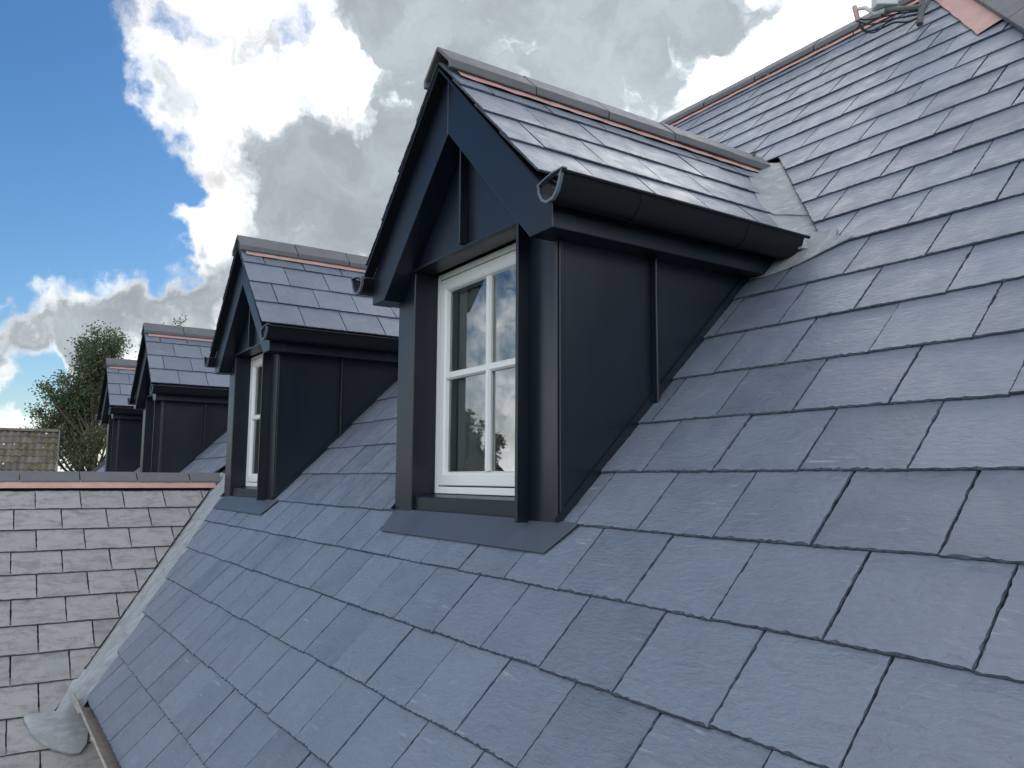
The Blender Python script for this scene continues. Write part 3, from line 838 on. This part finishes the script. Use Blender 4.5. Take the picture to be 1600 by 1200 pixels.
for pts, r in ((((1344, 30), (1362, 30), (1400, 22), (1436, 17)), .004), (((1343, 34), (1355, 38), (1372, 36), (1405, 28), (1436, 21)), .004), (((1343, 36), (1352, 48), (1366, 47), (1382, 42), (1398, 35), (1420, 34), (1438, 25)), .005),
             (((1342, 38), (1350, 49), (1364, 51), (1376, 45), (1390, 31), (1412, 27), (1438, 22)), .004), (((1342, 40), (1334, 50), (1333, 54)), .003)):
    q = MB(); ctrl = [pa(u, v, 3.79+.02*math.sin(i)) for i, (u, v) in enumerate(pts)]
    fine_ = []
    for i in range(len(ctrl)-1):
        a = ctrl[max(i-1, 0)]; b = ctrl[i]; c = ctrl[i+1]; d = ctrl[min(i+2, len(ctrl)-1)]
        for t in [j/5 for j in range(5)]:
            fine_.append(.5*((2*b)+(c-a)*t+(2*a-5*b+4*c-d)*t*t+(3*b-a-3*c+d)*t**3))
    fine_.append(ctrl[-1]); q.tube(fine_, r, 6); q.obj('cable', MCAB, A, smooth=True)

# ------------------------------------------------------------------ trees
def tree(label, base, top, crown, leaf, size, count, seed, mat, group=None, limbs=26, name='broadleaf_tree'):
    """crown: list of (centre, radii) ellipsoids; leaves gather in clumps on limbs that reach into them"""
    rg = random.Random(seed)
    Tt = thing(name, label, 'tree', base, group)
    base = Vector(base); top = Vector(top); q = MB()
    trunk = [base+(top-base)*f+Vector((rg.uniform(-.12, .12), rg.uniform(-.12, .12), 0))*(f > 0) for f in [i/7 for i in range(8)]]
    h = (top-base).length
    q.tube(trunk, [h*.022*(1-.9*i/7) for i in range(8)], 8)
    tips = []
    vol = [r[0]*r[1]*r[2] for c, r in crown]
    for i in range(limbs):
        c, r = rg.choices(crown, [v_**.5 for v_ in vol])[0]
        while True:
            d = Vector((rg.uniform(-1, 1), rg.uniform(-1, 1), rg.uniform(-1, 1)))
            if .25 < d.length < 1: break
        e = Vector(c)+Vector((d.x*r[0], d.y*r[1], d.z*r[2]))
        f = min(max((e.z-base.z)/h-.22, .18), .9); k = f*7; s = trunk[int(k)].lerp(trunk[min(int(k)+1, 7)], k-int(k))
        mid = s.lerp(e, .5)+Vector((0, 0, -.12*(e-s).length*.5))
        q.tube([s, mid, e], [h*.007, h*.0045, h*.0015], 5)
        tips += [e, e, mid.lerp(e, .6)]
        for j in range(4):
            o = mid.lerp(e, rg.uniform(.2, 1)); t2 = o+Vector((rg.uniform(-1, 1), rg.uniform(-1, 1), rg.uniform(-.3, 1)))*(.16*max(r))
            q.tube([o, t2], [h*.002, h*.0008], 4); tips.append(t2)
    q.obj('trunk', MBARK, Tt, smooth=True)
    q = MB(); rmean = sum(max(r) for c, r in crown)/len(crown)
    for i in range(count):
        t = tips[rg.randrange(len(tips))]
        sg = rmean*.16
        p = t+Vector((rg.gauss(0, sg), rg.gauss(0, sg), rg.gauss(0, sg*.8)))
        a = Vector((rg.gauss(0, 1), rg.gauss(0, 1), rg.gauss(0, 1))).normalized(); b = a.orthogonal().normalized()
        L = leaf*rg.uniform(.6, 1.3); wdt = L*.55
        q.poly([p-a*L/2, p+b*wdt/2, p+a*L/2, p-b*wdt/2])
    q.obj('crown', mat, Tt, recalc=False)
    return Tt
def fp(u, v, d): return far_point(u, v, d)
def ground_at(u, d):
    p = fp(u, 745, d); return (p.x, p.y, GZ)
d = 38.0; px = d/FPX
tree('leafy green tree left of the farthest dormer, its thin top against the cloud', ground_at(140, d), fp(160, 535, d),
     [(fp(150, 640, d), (80*px, 80*px, 75*px)), (fp(165, 575, d), (42*px, 42*px, 60*px)), (fp(110, 665, d), (46*px, 46*px, 60*px)), (fp(165, 740, d), (75*px, 75*px, 60*px)), (fp(150, 545, d), (42*px, 42*px, 40*px)), (fp(163, 512, d), (14*px, 14*px, 32*px)), (fp(82, 640, d), (34*px, 34*px, 26*px)), (fp(66, 648, d), (22*px, 22*px, 16*px)), (fp(190, 560, d), (30*px, 30*px, 30*px)), (fp(112, 612, d), (58*px, 45*px, 50*px)), (fp(95, 690, d), (55*px, 45*px, 40*px)), (fp(135, 560, d), (40*px, 30*px, 36*px)), (fp(195, 620, d), (50*px, 40*px, 60*px)), (fp(120, 600, d), (30*px, 30*px, 24*px)), (fp(120, 540, d), (16*px, 16*px, 24*px))],
     .14, None, 32000, 4, MLF, 'trees behind the dormers', 90)
d = 36.0; px = d/FPX
tree('thin sparse treetop showing above the third dormer', ground_at(285, d), fp(280, 600, d),
     [(fp(288, 520, d), (26*px, 26*px, 24*px)), (fp(246, 525, d), (20*px, 20*px, 22*px)), (fp(268, 545, d), (50*px, 40*px, 25*px)), (fp(218, 556, d), (16*px, 16*px, 12*px)), (fp(280, 620, d), (60*px, 50*px, 60*px))],
     .11, None, 7000, 8, MLF2, 'trees behind the dormers', 45)

# trees and a gabled house on the other side, seen only as reflections in the nearest window
def mirrored(u, v, depth, ymir=1.48):
    p = far_point(u, v, depth); return Vector((p.x, 2*ymir-p.y, p.z))
d = 26.0; px = d/FPX
b = mirrored(738, 745, d)
tree('dark tree reflected in the lower panes of the nearest window', (b.x, b.y, GZ), mirrored(736, 642, d),
     [(mirrored(738, 665, d), (26*px, 26*px, 24*px)), (mirrored(728, 690, d), (30*px, 30*px, 22*px)), (mirrored(770, 690, d), (22*px, 22*px, 16*px)), (mirrored(745, 720, d), (45*px, 40*px, 30*px))], .13, None, 7000, 12, MLF, None, 40)
# ------------------------------------------------------------------ neighbour's pantiled house, left background
def tiled_house(label, ridge_l, ridge_r, face, pitch, gauge, cover, rows, cols_wall, mat, detail=True):
    """ridge from ridge_l to ridge_r; the slope in view falls towards 'face' (a horizontal direction)"""
    rl, rr = Vector(ridge_l), Vector(ridge_r); u = (rr-rl); L = u.length; u.normalize()
    fce = Vector(face); fce = (fce-u*fce.dot(u)).normalized(); cp, sp = math.cos(pitch), math.sin(pitch)
    w = -fce*cp+Vector((0, 0, sp)); n = fce*sp+Vector((0, 0, cp))
    if u.cross(w).dot(n) < 0: u = -u; rl, rr = rr, rl
    ctr = (rl+rr)/2; depth = 3.2/cp
    Th = thing('house', label, 'house', (ctr.x, ctr.y, GZ))
    rg = random.Random(2)
    q = MB(); e1, e2 = rl-w*depth, rr-w*depth; back = -fce*6.4
    q.poly([rl-n*.06, e1-n*.06, e2-n*.06, rr-n*.06]); q.poly([rl-n*.06, rr-n*.06, e2+back-n*.06, e1+back-n*.06]); q.obj('roof', MDK if detail else mat, Th, recalc=False)
    q = MB(); a = [e1+u*.15-fce*.3, e2-u*.15-fce*.3, e2-u*.15+back+fce*.3, e1+u*.15+back+fce*.3]
    low = [Vector((p.x, p.y, GZ)) for p in a]; hi = [Vector((p.x, p.y, e1.z+.15)) for p in a]
    q.loft([low, hi]); q.poly([hi[1], hi[2], rr-u*.15-Vector((0, 0, .12))]); q.poly([hi[0], hi[3], rl+u*.15-Vector((0, 0, .12))]); q.obj('wall', MBR, Th)
    if not detail: return Th
    def pantile(seed):
        r2 = random.Random(seed); v = []; f = []; ns = 8; ln = gauge*1.15
        prof = [(i/ns, .028*math.sin(2*math.pi*i/ns-.6)+.014) for i in range(ns+1)]
        for zofs, yy in ((0, 0), (0, ln), (-.03, 0), (-.03, ln)):
            for a_, hh in prof: v.append((a_*cover*1.06, yy, hh+zofs+r2.uniform(-.002, .002)))
        m_ = ns+1
        for k in range(ns): f.append([k, k+1, m_+k+1, m_+k]); f.append([2*m_+k+1, 2*m_+k, k, k+1][::-1])
        return v, f
    ms = [mesh_from('roof_tile', *pantile(i), MPT) for i in range(4)]; mm = [mesh_from('roof_tile', *pantile(i+9), MPTM) for i in range(2)]
    nc = int(L/cover)
    flip = rr
    for r in range(rows):
        for c in range(nc):
            o = rr-u*(cover*(c+1))-w*(gauge*(r+1))+n*.01
            mt = frame(o, u, w, math.atan2(.03, gauge)+rg.uniform(-.01, .01))
            mossy = rg.random() < (.85 if c < 2 else .35 if c < 4 else .05)*(1.0)
            put((mm if mossy else ms)[rg.randrange(2 if mossy else 4)], mt, Th, 'roof_tile')
    q = MB()
    for i in range(24):
        o = rr-u*rg.uniform(.3, L*.95)-w*rg.uniform(.1, gauge*rows)+n*.065; rr_ = rg.uniform(.02, .055)
        ring_ = [o+(u*math.cos(t)*rg.uniform(.7, 1.2)+w*math.sin(t)*rg.uniform(.7, 1.2))*rr_ for t in [k*math.pi/4 for k in range(8)]]
        q.sheet(ring_, n, .012)
    lo_ = q.obj('lichen', MLICH, Th); lo_['kind'] = 'stuff'
    k = 0.0
    while k < L-.3:
        q = MB(); a0_, a1_ = rr-u*(k+.003), rr-u*(k+.44); rings = []
        for p in (a0_, a1_): rings.append([p+fce*.12*math.cos(t)+Vector((0, 0, .11*math.sin(t)-.03)) for t in [math.pi*j/8 for j in range(9)]])
        q.loft(rings, closed=True); q.obj('ridge_tile', MPT, Th, smooth=True); k += .445
    q = MB(); q.sheet([rr+u*.02+n*.07, rr+u*.02-w*depth+n*.07, rr+u*.075-w*depth+n*.07, rr+u*.075+n*.07], n, .11); q.obj('verge', MRT, Th)
    return Th
dh = 33.0
rB = fp(91, 674, dh); back_dir = Vector((-rB.x, -rB.y, 0)).normalized()
rA = rB+back_dir.cross(Vector((0, 0, 1)))*7.0
if rA.dot(CR) > rB.dot(CR): rA = rB-back_dir.cross(Vector((0, 0, 1)))*7.0
tiled_house('neighbouring house with a brown mossy tiled roof beyond the lower roof ridge', rA, rB, back_dir, math.radians(49), .355, .245, 10, 0, MPT)
r1 = mirrored(748, 692, 18); r2_ = mirrored(748, 692, 26); r2_.z = r1.z
MBR = simple('dark_brick', (.11, .075, .055), .85, .2, 5)
tiled_house('brown gabled house reflected in the lower panes of the nearest window', r1, r2_, CR, math.radians(46), .3, .25, 0, 0, simple('reflected_brown_roof', (.17, .11, .07), .9, .35, 3), detail=False)
